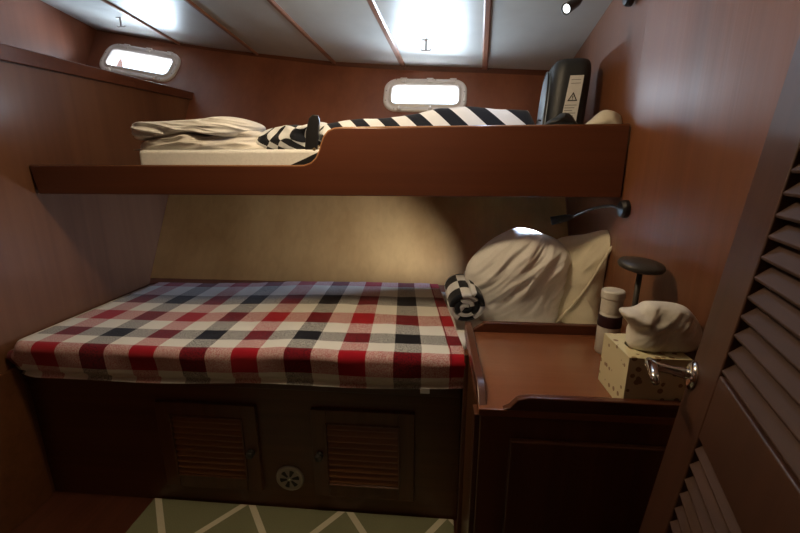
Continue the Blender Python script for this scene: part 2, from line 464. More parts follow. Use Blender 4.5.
def area(nm, loc, direction, sx, sy, power, col, xaxis=None):
    l = bpy.data.lights.new(nm, 'AREA'); l.shape = 'RECTANGLE'; l.size = sx; l.size_y = sy; l.energy = power; l.color = col
    o = bpy.data.objects.new(nm, l); COL.objects.link(o)
    z = -V(direction).normalized(); x = V(xaxis or (1, 0, 0)); x = (x - z * x.dot(z)).normalized(); y = z.cross(x)
    o.matrix_world = Matrix((x, y, z)).transposed().to_4x4(); o.location = loc
    return o
for nm, ((o_, u_, v_), w_, h_), P in (('porthole_daylight', PC, P_PORT_C), ('porthole_daylight', PL, P_PORT_L)):
    area(nm, o_ + NV * .14, (0, -1, -.75), w_ - .04, h_ - .05, P, COOL, u_)

# ceiling battens (run across the boat)
def batten_line(x0, y0, x1, y1, w, idx):
    """from pixel positions on the ceiling at the hull edge and at the top of the frame"""
    def on_ceiling(px, py):
        r = ray(px, py); lo, hi = .3, 4.0
        for _ in range(50):
            t = (lo + hi) / 2; p = CAM + r * t
            if p.z > zc(p.x, p.y): hi = t
            else: lo = t
        return CAM + r * lo
    A = on_ceiling(x0, y0); B = on_ceiling(x1, y1)
    d = (B - A); d.z = 0; d.normalize()
    n = V((-d.y, d.x, 0))
    mb = MB(); rings = []
    y_end = hull_y(ze(A.x)) - .005
    for k in range(25):
        t = k / 24
        Y = y_end + (YB - y_end) * t
        p = V((A.x + d.x / d.y * (Y - A.y), Y, 0))
        ring = []
        for s, dz in ((-w, 0.004), (-w, -.006), (-w * .6, -.011), (w * .6, -.011), (w, -.006), (w, .004)):
            q = p + n * s; ring.append(V((q.x, q.y, zc(q.x, q.y) + dz)))
        rings.append(ring)
    mb.loops(rings, True, (True, True))
    struct(mb.build('trim_%d' % idx, M['batten'], origin=(0, 0, 0), smooth=False))
for i, (a, b, c, d, w) in enumerate(((172, 39, 105, 0, .010), (255, 52, 188, 0, .011), (333, 61, 271, 0, .012), (403, 65, 371, 0, .015), (485, 67, 488, 0, .015))):
    batten_line(a, b, c, d, w, i + 2)
# cornice between hull side and ceiling
mb = MB(); rings = []
for k in range(41):
    x = XLU + (wall_x(2.38) - XLU) * k / 40; z = ze(x); y = hull_y(z)
    rings.append([(x, y + .01, z - .028), (x, y - .012, z - .022), (x, y - .02, z + .01), (x, y + .01, z + .01)])
mb.loops(rings, True, (True, True)); struct(mb.build('trim_8', M['fascia'], origin=(0, 0, 0)))

# ------------------------------------------------------------------ louvred door, open at the right
DP = V((.4505, .65, 1.0)); DD = V((-.312, -.95, 0)).normalized(); DU = V((.107, 0, 1))
DNR = DU.cross(DD).normalized()
if DNR.x > 0: DNR = -DNR
def dpt(a, z, n=0): return DP + DD * a + DU * (z - 1.0) + DNR * n
def dplane(px, py):
    r = ray(px, py); n = DU.cross(DD); t = (DP - CAM).dot(n) / r.dot(n); p = CAM + r * t
    z = p.z; q = p - DP - DU * (z - 1.0); return (q.dot(DD), z)
de = bpy.data.objects.new('door_1', None); COL.objects.link(de); de.location = dpt(.3, FZ); ORG[de.name] = dpt(.3, FZ); struct(de)
DM = Matrix((DD, DNR, DU)).transposed().to_4x4()
def dbox(mb, a0, a1, z0, z1, n0=-.032, n1=0):
    c = [dpt(a, z, n) for z in (z0, z1) for n in (n0, n1) for a in (a0, a1)]
    v = [mb.bm.verts.new(p) for p in c]
    for i in ((0, 2, 3, 1), (4, 5, 7, 6), (0, 1, 5, 4), (2, 6, 7, 3), (0, 4, 6, 2), (1, 3, 7, 5)): mb.bm.faces.new([v[k] for k in i])
S1 = dplane(745, 300)[0]; ZM1 = dplane(722, 379)[1]; ZM0 = dplane(700, 442)[1]
DW = .60
print('door stile', S1, 'mid rail', ZM0, ZM1)
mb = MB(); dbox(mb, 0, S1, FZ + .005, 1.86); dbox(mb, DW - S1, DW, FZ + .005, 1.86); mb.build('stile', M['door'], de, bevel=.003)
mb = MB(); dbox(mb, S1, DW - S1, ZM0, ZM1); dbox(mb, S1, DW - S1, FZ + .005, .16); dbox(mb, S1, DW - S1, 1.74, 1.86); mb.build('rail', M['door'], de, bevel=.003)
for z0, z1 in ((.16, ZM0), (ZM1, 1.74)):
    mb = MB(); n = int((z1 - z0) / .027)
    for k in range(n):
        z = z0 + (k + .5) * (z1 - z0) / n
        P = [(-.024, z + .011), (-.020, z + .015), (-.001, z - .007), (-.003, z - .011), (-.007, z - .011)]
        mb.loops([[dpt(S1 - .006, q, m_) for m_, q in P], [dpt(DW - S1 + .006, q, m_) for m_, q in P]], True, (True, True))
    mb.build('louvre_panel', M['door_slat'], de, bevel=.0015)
# lever handle near the far edge
ha, hz = .018, dplane(697, 382)[1]
hc = dpt(ha, hz)
hh = bpy.data.objects.new('x', None); bpy.data.objects.remove(hh)
mb = MB(); mb.lathe([(.024, 0), (.024, .004), (.018, .008), (.010, .009)], hc, DNR, 24)
tip = hc + DNR * .062
mb.tube([hc, hc + DNR * .02, hc + DNR * .03, hc + DNR * .05, tip], [.010, .0085, .007, .0075, .010], 14)
mb.tube([tip - DD * .012 + V((0, 0, .002)), tip, tip + DD * .015 + V((0, 0, .003)), tip + DD * .035 + V((0, 0, .0)), tip + DD * .055 - V((0, 0, .004))], [.007, .0085, .008, .007, .0055], 14)
mb.build('door_handle', M['chrome'], de, smooth=True)

# ------------------------------------------------------------------ lower bunk: base, mattress, blanket
BY = 1.13; XR = .577; CX = .105; CY0, CY1 = .775, 1.20
bt = thing('bunk_base', 'dark mahogany bunk base with two louvred doors under the plaid blanket', 'bunk base', (-.64, 1.4, FZ))
mb = MB()
ZB = .535
prof = [(BY, FZ), (hull_y(FZ) - .004, FZ), (hull_y(ZB) - .004, ZB), (BY, ZB)]
mb.prism(prof, (XL + .003, 0, 0), (0, 1, 0), (0, 0, 1), (1, 0, 0), CX - .011 - XL)
prof2 = [(CY1 + .014, FZ)] + prof[1:3] + [(CY1 + .014, ZB)]
mb.prism(prof2, (CX - .008, 0, 0), (0, 1, 0), (0, 0, 1), (1, 0, 0), XR - CX + .004)
mb.build('base_body', M['base'], bt)
mb = MB(); mb.box((XL + .003, BY - .016, .500), (CX - .009, BY + .004, ZB)); mb.build('top_rail', M['fascia'], bt, bevel=.004)
def louvre_door(x0, x1, z0, z1, knob_x, knob_z, lab=None):
    d = bpy.data.objects.new('door', None)
    w = .052; y0 = BY - .014
    mb = MB()
    mb.box((x0, y0, z0), (x0 + w, BY + .002, z1)); mb.box((x1 - w, y0, z0), (x1, BY + .002, z1))
    mb.box((x0 + w, y0, z0), (x1 - w, BY + .002, z0 + w)); mb.box((x0 + w, y0, z1 - w), (x1 - w, BY + .002, z1))
    # moulded lip round the slats
    a0, a1, b0, b1 = x0 + w, x1 - w, z0 + w, z1 - w
    for lo, hi in (((a0 - .006, b0 - .006), (a0, b1 + .006)), ((a1, b0 - .006), (a1 + .006, b1 + .006)), ((a0, b0 - .006), (a1, b0)), ((a0, b1), (a1, b1 + .006))):
        mb.box((lo[0], y0 - .005, lo[1]), (hi[0], y0 + .002, hi[1]))
    dr = mb.build('door', M['panel'], bt, bevel=.002)
    mb = MB(); n = 10; h = (b1 - b0) / n
    for k in range(n):
        z = b0 + k * h
        mb.loops([[V((x, y, q)) for y, q in ((y0 + .001, z + .002), (y0 + .001, z + .006), (y0 + .011, z + h + .003), (y0 + .013, z + h + .002), (y0 + .013, z + h - .006), (y0 + .004, z))] for x in (a0, a1)], True, (True, True))
    mb.build('louvre_slats', M['slat'], dr)
    mb = MB(); mb.lathe([(.013, 0), (.013, .003), (.009, .005), (.008, .012), (.013, .016), (.012, .020), (0, .021)], (knob_x, y0, knob_z), (0, -1, 0), 20)
    mb.build('knob', M['darkdisc'], dr, smooth=True)
louvre_door(-.388, -.048, .098, .432, -.364, .262)
louvre_door(-.925, -.575, .098, .432, -.600, .256)
# round vent with star slots
vc = V((-.478, BY, .150))
mb = MB(); mb.lathe([(.050, 0), (.050, .004), (.046, .007), (.038, .006), (.036, .007), (.0, .007)], vc, (0, -1, 0), 40)
vt = mb.build('vent', M['nickel'], bt, smooth=False)
mb = MB()
for k in range(6):
    a = math.radians(60 * k + 12)
    d = V((math.cos(a), 0, math.sin(a))); e = V((-math.sin(a), 0, math.cos(a)))
    mb.prism([(.010, -.003), (.033, -.008), (.035, 0), (.033, .008), (.010, .003)], vc + V((0, -.0068, 0)), d, e, (0, -1, 0), .0012)
mb.build('slot', M['ink'], vt)
mb = MB(); mb.lathe([(.007, 0), (.006, .003), (0, .004)], vc + V((0, -.007, 0)), (0, -1, 0), 16); mb.build('screw', M['chrome'], vt)

# mattress, L-shaped round the cabinet
mt = .640
mb = MB()
def mout(yb, ins=0): return [(XL + .01 + ins, 1.105 + ins), (CX - .012 - ins, 1.105 + ins), (CX - .012 - ins, 1.222 + ins), (XR - .01 - ins, 1.222 + ins), (XR - .01 - ins, yb - ins), (XL + .01 + ins, yb - ins)]
z0 = ZB + .001
mb.loops([[(x, y, z0) for x, y in mout(hull_y(z0) - .008)], [(x, y, mt) for x, y in mout(hull_y(mt) - .010)]], True, (True, True))
m_ = tag(mb.build('mattress', M['pillow'], bevel=.02, seg=3), 'white lower bunk mattress, showing between rolled blanket and cabinet', 'mattress')

# plaid blanket
ROWS = [(1.088, 0), (1.154, 1), (1.223, 2), (1.300, 3), (1.391, 4), (1.482, 5), (1.586, 6), (1.715, 7), (1.85, 8)]
def row_v(y):
    if y < 1.088: return (y - 1.088) / .08
    for (a, va), (b, vb) in zip(ROWS, ROWS[1:]):
        if y <= b: return va + (y - a) / (b - a) * (vb - va)
    return 8
def bz(x, y):
    t = (x - XL) / (CX - XL)
    z = .622 + .034 * min(1, t * 1.6)
    z += .012 * max(0, (y - 1.2) / .5) * min(1, t * 2.5)
    z += .004 * nz((x, y, 0), (5, 5, 1), 2) + .002 * nz((x, y, 0), (16, 16, 1), 3)
    if x < XL + .09: z -= .02 * ((XL + .09 - x) / .09) ** 2
    return z
PROF = []      # (kind, value)
NT = 60
def bpoint(u, v):
    x = XL + .012 + u * (0.100 - (XL + .012))
    right = 1 - max(0, (u - .93) / .07)
    xr = lambda y: x - (.075 * max(0, (y - 1.12) / .65)) * u ** 3
    ytop = 1.098
    if v > .22:
        y = ytop + (hull_y(.65) - .012 - ytop) * (v - .22) / .78
        return (xr(y), y, max(mt + .004 if x > XL + .05 else .61, bz(x, y)) + .002), row_v(y - .010 * max(0, 1 - (y - 1.098) / .06))
    s = (.22 - v) / .22        # 0 at top edge, 1 at bottom hem
    zt = max(mt + .004 if x > XL + .05 else .61, bz(x, ytop)) + .002
    th = s * 2.2
    if s < .36:
        a = s / .36 * math.pi / 2
        y = ytop - .030 * math.sin(a); z = zt - .026 * (1 - math.cos(a))
    else:
        q = (s - .36) / .64
        zb = .518 + .034 * u + .004 * math.sin(x * 9) - (.012 * max(0, 1 - abs(x + .62) * 2.5) if False else 0)
        y = ytop - .030 + .010 * q + .004 * math.sin(q * math.pi) * math.sin(x * 13) + .003 * nz((x, z0, 0), (12, 1, 1), 4)
        if q > .72: y += .010 * math.sin((q - .72) / .28 * math.pi)
        z = zt - .026 + (zb - zt + .026) * q
    c = max(0, (XL + .16 - x) / .16) ** 2
    y += .035 * c * s
    return (x, y, z), (-s / .69 if s < .69 else -1 - (s - .69) / .31 * .5)
CACHE = {}
def bfn(u, v):
    k = (round(u, 5), round(v, 5))
    if k not in CACHE: CACHE[k] = bpoint(u, v)
    return CACHE[k][0]
def buv(u, v):
    bfn(u, v); p, vv = CACHE[(round(u, 5), round(v, 5))]
    x = XL + .012 + u * (0.100 - (XL + .012))
    return ((x - .055) / .0832, vv)
mb = MB(); mb.grid(bfn, 150, 100, buv)
bl = tag(mb.build('plaid_blanket', M['plaid'], smooth=True, recalc=False), 'red, white and black plaid wool blanket spread over the lower bunk mattress', 'blanket')
mb = MB(); mb.box((-.030, 1.062, .543), (-.002, 1.065, .560)); mb.build('care_tag', M['paper'], bl)
mb = MB(); pth = [V(bfn(.972, .02 + .96 * k / 60)) + V((0, 0, .0025)) for k in range(61)]
mb.tube(pth, .0016, 6); mb.build('hem_stitching', M['hem'], bl)

# pillows
def px_outline(pts, Y):
    P = [at_y(x, y, Y) for x, y in pts]
    return [(p.x, p.z) for p in P]
def pfold(seed, ang, fr, amp):
    ca, sa = math.cos(ang), math.sin(ang)
    def f(x, z):
        t = x * ca + z * sa; w = -x * sa + z * ca          # t along the folds, w across
        t += .05 * noise.noise(V((x * 5, z * 5, seed + 9)))
        a = noise.noise(V((t * 5, w * fr * .32, seed))); b = noise.noise(V((t * 9, w * fr * .8, seed + 3)))
        return amp * ((1 - abs(a) * 2.6) + .45 * (1 - abs(b) * 2.6)) * (.55 + .6 * noise.noise(V((x * 5, z * 5, seed + 6))))
    return f
P1 = [(494, 331), (472, 303), (466, 270), (484, 246), (508, 231), (523, 228), (541, 233), (556, 239), (570, 250), (568, 275), (558, 305), (545, 331)]
def pl_outline(pts, o, u):
    o, u = V(o), V(u); n = u.cross(V((0, 0, 1))); out = []
    for x, y in pts:
        r = ray(x, y); p = CAM + r * ((o - CAM).dot(n) / r.dot(n)); out.append(((p - o).dot(u), p.z))
    return out
o1, u1 = V((.2, 1.425, 0)), V((.985, .17, 0)).normalized()
mb = inflate(pl_outline(P1, o1, u1), o1, u1, (0, 0, 1), u1.cross(V((0, 0, 1))), .095, .08, .010, (6, 6, 9), 1, fold=pfold(1, .75, 75, .017), floor_z=.642, rings=44, m=16)
tag(mb.build('pillow', M['pillow'], smooth=True), 'plump white pillow, wrinkled, nearest the rolled blanket on the lower bunk', 'pillow')
P2 = [(528, 333), (538, 300), (548, 262), (556, 240), (585, 234), (604, 230), (614, 233), (623, 240), (614, 262), (606, 285), (600, 310), (594, 333)]
o2, u2 = V((.40, 1.52, 0)), V((.80, -.60, 0)).normalized()
n2 = u2.cross(V((0, 0, 1)))
mb = inflate(pl_outline(P2, o2, u2), o2, u2, (0, 0, 1), n2, .050, .07, .010, (6, 6, 9), 2, fold=pfold(5, 1.1, 40, .011), floor_z=.642, rings=34, m=12)
for v in mb.bm.verts: v.co.x = min(v.co.x, wall_x(v.co.y) - .003)
p2 = tag(mb.build('pillow', M['pillow2'], smooth=True), 'flatter cream pillow with a piped edge, between white pillow and right wall', 'pillow')
mb = MB(); pp = []
for x, y, off in ((556, 322, .054), (572, 306, .056), (588, 286, .056), (602, 263, .050), (612, 247, .036), (622, 240, .004)):
    r = ray(x, y); pp.append(CAM + r * ((o2 + n2 * off - CAM).dot(n2) / r.dot(n2)))
pp = [V(p) for p in pp]; sm = []
for a, b in zip(pp, pp[1:]): sm += [a.lerp(b, k / 6) for k in range(6)]
mb.tube(sm + [pp[-1]], .0045, 8); mb.build('piping', M['pillow2'], p2, smooth=True)

# rolled blanket: spiral ribbon
def roll(c0, c1, R, turns, th):
    c0, c1 = V(c0), V(c1); ax = (c1 - c0).normalized(); a = ax.cross(V((0, 0, 1))).normalized(); b = a.cross(ax)
    n = int(turns * 40); L_ = (c1 - c0).length; mb = MB(); pts = []; arc = 0; arcs = [0]; prev = None
    for i in range(n + 1):
        t = i / n; ph = t * turns * 2 * math.pi; r = .010 + (R - .010) * t
        r *= 1 + .05 * math.sin(ph * 2 + 1)
        q = (math.cos(ph) * r, math.sin(ph) * r, r)
        if prev: arc += math.hypot(q[0] - prev[0], q[1] - prev[1]); arcs.append(arc)
        prev = q; pts.append(q)
    segs = 12
    def pos(i, j, side):
        q = pts[i]; r = q[2]; k = (r - side * th) / r
        s = j / segs; e = .010 * noise.noise(V((i * .05, side, 3)))
        base = c0 + ax * (L_ * s + (e if j in (0,) else 0))
        bulge = 1 + .04 * math.sin(s * math.pi)
        return base + (a * q[0] + b * q[1]) * k * bulge
    out_ = [[mb.bm.verts.new(pos(i, j, 0)) for j in range(segs + 1)] for i in range(n + 1)]
    in_ = [[mb.bm.verts.new(pos(i, j, 1)) for j in range(segs + 1)] for i in range(n + 1)]
    def face(vs, uvs):
        f = mb.bm.faces.new(vs)
        for l, w in zip(f.loops, uvs): l[mb.uv].uv = w
    S = .062
    for i in range(n):
        for j in range(segs):
            uvs = [(arcs[i] / S, L_ * j / segs / S), (arcs[i + 1] / S, L_ * j / segs / S), (arcs[i + 1] / S, L_ * (j + 1) / segs / S), (arcs[i] / S, L_ * (j + 1) / segs / S)]
            face([out_[i][j], out_[i + 1][j], out_[i + 1][j + 1], out_[i][j + 1]], uvs)
            face([in_[i][j + 1], in_[i + 1][j + 1], in_[i + 1][j], in_[i][j]], uvs[::-1])
        for j in (0, segs):
            face([out_[i][j], out_[i + 1][j], in_[i + 1][j], in_[i][j]], [(arcs[i] / S, j), (arcs[i + 1] / S, j), (arcs[i + 1] / S, j), (arcs[i] / S, j)])
    for row in (0, n):
        for j in range(segs): face([out_[row][j], out_[row][j + 1], in_[row][j + 1], in_[row][j]], [(0, 0)] * 4)
    return mb
rc = at_y(464, 305, 1.36)
mb = roll(at_y(466, 307.5, 1.30), at_y(459, 285, 1.49), .065, 3.2, .0150)
tag(mb.build('rolled_blanket', M['checks'], smooth=True), 'small rolled black and white blanket leaning by the white pillow', 'blanket')

# ------------------------------------------------------------------ cabinet beside the bunk
ZT, ZR = .690, .722; CY0, CY1 = .775, 1.20
cb = thing('bedside_cabinet', 'dark mahogany bedside cabinet with raised lip in front of the pillows', 'cabinet', (.34, 1.0, FZ))
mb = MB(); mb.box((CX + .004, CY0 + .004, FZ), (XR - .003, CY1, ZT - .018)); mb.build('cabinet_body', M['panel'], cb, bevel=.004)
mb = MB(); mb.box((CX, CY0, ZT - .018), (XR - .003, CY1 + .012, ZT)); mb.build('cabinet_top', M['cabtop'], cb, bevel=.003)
# left and back lips, front lip with its scooped end
mb = MB()
q = [(CY0 + .012, ZT - .001), (CY0 + .035, ZT + .012), (CY0 + .06, ZR - .004), (CY0 + .085, ZR), (CY1 - .07, ZR), (CY1 - .045, ZR + .002), (CY1 - .0, ZR), (CY1 + .012, ZT - .001)]
mb.prism(q, (CX, 0, 0), (0, 1, 0), (0, 0, 1), (1, 0, 0), .020)
mb.prism([(CX + .02, ZT - .001), (CX + .035, ZT + .012), (CX + .06, ZR - .002), (CX + .085, ZR), (XR - .004, ZR), (XR - .004, ZT - .001)], (0, CY1 + .012, 0), (1, 0, 0), (0, 0, 1), (0, -1, 0), .020)
mb.prism([(CX + .050, ZT - .001), (CX + .065, ZT + .006), (CX + .082, ZR - .006), (CX + .105, ZR), (XR - .004, ZR), (XR - .004, ZT - .001)], (0, CY0, 0), (1, 0, 0), (0, 0, 1), (0, 1, 0), .018)
mb.build('raised_lip', M['fascia'], cb, bevel=.004)
mb = MB(); mb.box((CX + .07, CY0 - .010, .10), (XR - .05, CY0 + .005, .62)); fd = mb.build('door', M['panel'], cb, bevel=.004)
# panelled left side with upright battens
mb = MB()
mb.box((CX - .008, CY0 + .01, FZ), (CX + .005, CY0 + .05, ZT - .02)); mb.box((CX - .008, BY - .06, FZ), (CX + .005, BY - .02, ZT - .02))
mb.build('side_stile', M['fascia'], cb, bevel=.003)

# tissue box
ZC = ZT + .0005
a = at_z(622, 402, ZC); b_ = at_z(596, 379, ZC)
BX0, BYf, BYb = .411, .797, .797 + .128
BX1 = BX0 + .125; BH = .122
tb = thing('tissue_box', 'cream flecked tissue box with tissues puffing out, on the cabinet top', 'tissue box', ((BX0 + BX1) / 2, (BYf + BYb) / 2, ZC))
mb = MB()
T = ZC + BH; cx_, cy_ = (BX0 + BX1) / 2, (BYf + BYb) / 2
orr, irr = [], []
for k in range(40):
    t = 2 * math.pi * k / 40; c_, s_ = math.cos(t), math.sin(t); m__ = max(abs(c_), abs(s_))
    orr.append(V((cx_ + c_ / m__ * (BX1 - BX0) / 2, cy_ + s_ / m__ * (BYb - BYf) / 2, 0)))
    irr.append(V((cx_ + .042 * c_, cy_ + .034 * s_, 0)))
Z = lambda L_, z: [V((p.x, p.y, z)) for p in L_]
mb.loops([Z(irr, ZC + .03), Z(irr, T), Z(orr, T), Z(orr, ZC)], True, (True, True)); mb.build('carton', M['card'], tb)
TP = [(621, 312), (636, 309), (650, 303), (668, 303), (684, 306), (694, 316), (700, 327), (700, 338), (694, 350), (665, 351), (640, 349), (628, 345), (631, 328)]
Yt = cy_ - .012
mb = inflate(px_outline(TP, Yt), (0, Yt, 0), (1, 0, 0), (0, 0, 1), (0, -1, 0), .035, .05, .008, (22, 22, 22), 7, rings=30, ex=3.4, fold=pfold(9, .9, 110, .006), m=14)
mb.build('tissues', M['tissue'], tb, smooth=True)

# bottle behind the box
bp_ = at_z(608, 328, ZC); bc = V((.500, 1.105, ZC))
r_ = ray(609, 325); bc = V((CAM + r_ * (1.08 / r_.y))); bc.z = ZC
bo_ = thing('bottle', 'small white bottle with dark band standing behind the tissue box', 'bottle', bc)
def sc(P): return [(r * 1.22, h * 1.34) for r, h in P]
mb = MB(); mb.lathe(sc([(.021, 0), (.024, .004), (.024, .078), (.022, .088), (.019, .092), (.019, .096)]), bc, n=28); mb.build('bottle_body', M['white'], bo_, smooth=True)
mb = MB(); mb.lathe(sc([(.0246, .060), (.0250, .061), (.0250, .083), (.0246, .084)]), bc, n=28); mb.build('bottle_label', M['bottlelabel'], bo_, smooth=True)
mb = MB(); mb.lathe(sc([(.0225, .090), (.0225, .118), (.0225, .119), (.0245, .121), (.0245, .134), (.022, .137), (0, .1375)]), bc, n=28); mb.build('cap', M['white'], bo_, bevel=.001)
# dark disc on a thin stem
sc_ = V((.555, 1.165, ZC)); top = at_y(641, 267, 1.12)
r_ = ray(641, 266); top = CAM + r_ * (1.0 / r_.y); foot = V((top.x - .008, .99, ZC))
ds = thing('disc_stand', 'dark round disc on a slim stem standing behind the bottle by the wall', 'stand', foot)
mb = MB(); mb.lathe([(.022, 0), (.022, .005), (.010, .009), (0, .009)], foot, n=28); mb.build('base', M['darkdisc'], ds, smooth=False)
mb = MB(); mb.tube([foot + V((0, 0, .006)), foot.lerp(top, .5), top - V((0, 0, .005))], [.008, .0065, .0065], 12); mb.build('stem', M['darkdisc'], ds, smooth=True)
mb = MB(); mb.lathe([(0, -.006), (.036, -.010), (.050, -.005), (.053, .002), (.049, .009), (.020, .013), (0, .013)], top, (.06, -.10, 1), 36)
mb.build('disc', M['darkdisc'], ds, smooth=True)

# ------------------------------------------------------------------ upper bunk
UY = 1.30; ZU0, ZU1, ZU2 = 1.104, 1.199, 1.316
ub = thing('upper_bunk', 'red-brown mahogany upper bunk board with a scooped front, above the plaid bed', 'bunk', (-.4, 1.6, ZU0))
curve = []
def hpt(px, py): p = at_y(px, py, UY); return (p.x, p.z)
c1 = [hpt(x, y) for x, y in ((296, 166.3), (304, 166), (311, 163.5), (316, 158.5), (319.5, 151), (321.5, 143.5), (324, 136.5), (328, 131.5), (334, 128.8), (341, 128))]
F = [(XL + .003, ZU1), (XL + .018, ZU0), (XR - .004, ZU0), (XR - .004, ZU2)] + c1[::-1]
mb = MB(); mb.prism(F, (0, UY, 0), (1, 0, 0), (0, 0, 1), (0, 1, 0), .022)
fa = mb.build('front_board', M['fascia'], ub, bevel=.003)
pth = [V((XL + .006, UY + .004, ZU1 + .0005))] + [V((x, UY + .004, z + .0005)) for x, z in c1] + [V((XR - .006, UY + .004, ZU2 + .0005))]
mb = MB(); mb.tube(pth, .0035, 8); mb.build('edge_bead', M['edge'], ub, smooth=True)
mb = MB(); mb.prism([(UY + .02, ZU0 + .012), (hull_y(ZU0 + .012) - .004, ZU0 + .012), (hull_y(ZU0 + .034) - .004, ZU0 + .034), (UY + .02, ZU0 + .034)], (XL + .003, 0, 0), (0, 1, 0), (0, 0, 1), (1, 0, 0), XR - XL - .007)
mb.build('bunk_board', M['base'], ub)
# upper mattress
zu0 = ZU0 + .0345; zu1 = 1.252
mxs, mxe = -1.005, XR - .012
def um(z, ins): return [(mxs + ins, UY + .026 + ins, z), (mxe - ins, UY + .026 + ins, z), (mxe - ins, hull_y(zu0) - .01 - ins, z), (mxs + ins, hull_y(zu0) - .01 - ins, z)]
mb = MB(); mb.loops([um(zu0, 0), um(zu1, 0)], True, (True, True))
tag(mb.build('mattress', M['foam'], bevel=.014, seg=3), 'thin white mattress on the upper bunk, under the folded sheets', 'mattress')

# folded sheets: serpentine layers
def folded(x0, x1, y0, y1, z0, layers, th, seed, amp=.010, skew=0):
    """cloth folded over itself; rounded folds face the room"""
    path = []
    for k in range(layers):
        z = z0 + th * (k + .5)
        ys = [y0 + th * .5, y1 - th * .5]
        seg = [(ys[0] + (ys[1] - ys[0]) * t / 8, z) for t in range(9)]
        if k % 2: seg = seg[::-1]
        path += seg
        if k < layers - 1:
            yy, s = (ys[1], 1) if k % 2 == 0 else (ys[0], -1)
            for q_ in (45, 90, 135):
                a_ = math.radians(q_); path.append((yy + s * th * .5 * math.sin(a_), z + th * .5 * (1 - math.cos(a_))))
    mb = MB(); n = 46; rings = []
    for i in range(n + 1):
        t = i / n; ring = []
        for (y, z) in path:
            k = (z - z0) / (th * layers)
            x = x0 + (x1 - x0) * t
            e = min(t, 1 - t); 
            x += .018 * nz((seed, z * 14, t), (1, 1, 1), seed) * (1 if e < .3 else .4)
            dy = amp * 2.4 * nz((x, y * .5, z), (7, 3, 16), seed) * k ** .3 + skew * (t - .5) * k
            dz = amp * 2.2 * nz((x, y, z), (6, 6, 4), seed + 2) * k + amp * .7 * nz((x, y, z), (15, 9, 8), seed + 4) * k
            dz -= .35 * th * layers * k * max(0, (t - .86) / .14) ** 2 * .6 + .35 * th * layers * k * max(0, (.12 - t) / .12) ** 2 * .5
            ring.append(V((x, y + dy, z + dz)))
        rings.append(ring)
    mb.loops(rings, False)
    return mb
def add_solid(o, t):
    md = o.modifiers.new('solid', 'SOLIDIFY'); md.thickness = t; md.offset = 0
    s = o.modifiers.new('sub', 'SUBSURF'); s.levels = 1; s.render_levels = 1
    return o
zs = zu1 + .0015
def lfold(seed, fr, amp, tilt=.12):
    def f(x, z):
        q = z + tilt * x + .012 * noise.noise(V((x * 9, z * 9, seed)))
        a = noise.noise(V((x * 3.5, q * fr, seed + 2))); b = noise.noise(V((x * 8, q * fr * 2, seed + 4)))
        return amp * ((1 - abs(a) * 3.2) + .5 * (1 - abs(b) * 3))
    return f
Q1 = [(145, 153), (143.5, 149), (147, 143), (167, 138), (186, 133), (225, 137), (258, 131), (263, 142), (258, 153)]
mb = inflate(px_outline(Q1, 1.42), (0, 1.42, 0), (1, 0, 0), (0, 0, 1), (0, -1, 0), .075, .16, .004, (9, 9, 9), 4, fold=lfold(2, 30, .012, -.1), rings=30, m=14, ex=5, floor_z=zs)
tag(mb.build('folded_sheet', M['sheet2'], smooth=True), 'cream-white folded sheet, lower one of the pile on the upper bunk', 'sheet')
Q2 = [(146, 141), (139, 136), (137.5, 128), (142, 123.5), (186, 121.5), (212, 119.5), (236, 117.5), (259, 124), (258, 132), (240, 139), (205, 135), (172, 139)]
mb = inflate(px_outline(Q2, 1.42), (0, 1.42, 0), (1, 0, 0), (0, 0, 1), (0, -1, 0), .085, .16, .004, (9, 9, 9), 6, fold=lfold(7, 32, .014, .15), rings=30, m=14, ex=5)
tag(mb.build('folded_sheet', M['sheet'], smooth=True), 'greyish white rumpled sheet on top of the pile, upper bunk', 'sheet')

# crumpled black and white throw beside the sheets
def uv_planar(mb, fn):
    for f in mb.bm.faces:
        for l in f.loops: l[mb.uv].uv = fn(l.vert.co)
T2 = [(258, 152), (257, 140), (266, 131), (281, 127), (296, 125), (310, 126), (321, 122), (330, 126), (332, 140), (331, 153)]
mb = inflate(px_outline(T2, 1.44), (0, 1.44, 0), (1, 0, 0), (0, 0, 1), (0, -1, 0), .07, .08, .030, (14, 14, 14), 11, rings=20, floor_z=zu1 + .002)
uv_planar(mb, lambda c: ((c.x * 1.0 + c.z * .55 + .03 * math.sin(c.z * 50)) / .043, (c.z - .4 * c.x + .02 * math.sin(c.x * 40)) / .042))
tag(mb.build('checked_throw', M['checks'], smooth=True), 'crumpled black and white throw right of the sheets on the upper bunk', 'throw')

# long striped blanket behind the raised board
xa_, xb_ = at_y(326, 125, 1.45).x, at_y(531, 112, 1.55).x
SBP = [((at_y(px, py, 1.40).x - xa_) / (xb_ - xa_), at_y(px, py, 1.40).z) for px, py in ((326, 124), (345, 121.5), (372, 120), (400, 117.5), (420, 114), (440, 109), (465, 107), (490, 107.5), (515, 110), (545, 112))]
SBP[0] = (0, SBP[0][1]); SBP.append((1.3, SBP[-1][1]))
def sb(u, v):
    x = at_y(326, 125, 1.45).x + u * (at_y(531, 112, 1.55).x - at_y(326, 125, 1.45).x)
    y = 1.335 + .38 * v
    prof = SBP
    for (a_, za), (c_, zb) in zip(prof, prof[1:]):
        if u <= c_: zt = za + (zb - za) * (u - a_) / (c_ - a_); break
    arch = math.sin(min(1, v / .17) * math.pi / 2) ** 1.3 if v < .17 else max(0, 1 - ((v - .17) / .83) ** 2.2)
    end = min(1, u / .02 + .3) ** .5 * min(1, (1 - u) / .06) ** .5
    z = zu1 + .003 + (zt - zu1) * arch * end
    z += .008 * nz((x, y, 0), (9, 9, 1), 6) * arch
    return (x, y, max(z, zu1 + .003))
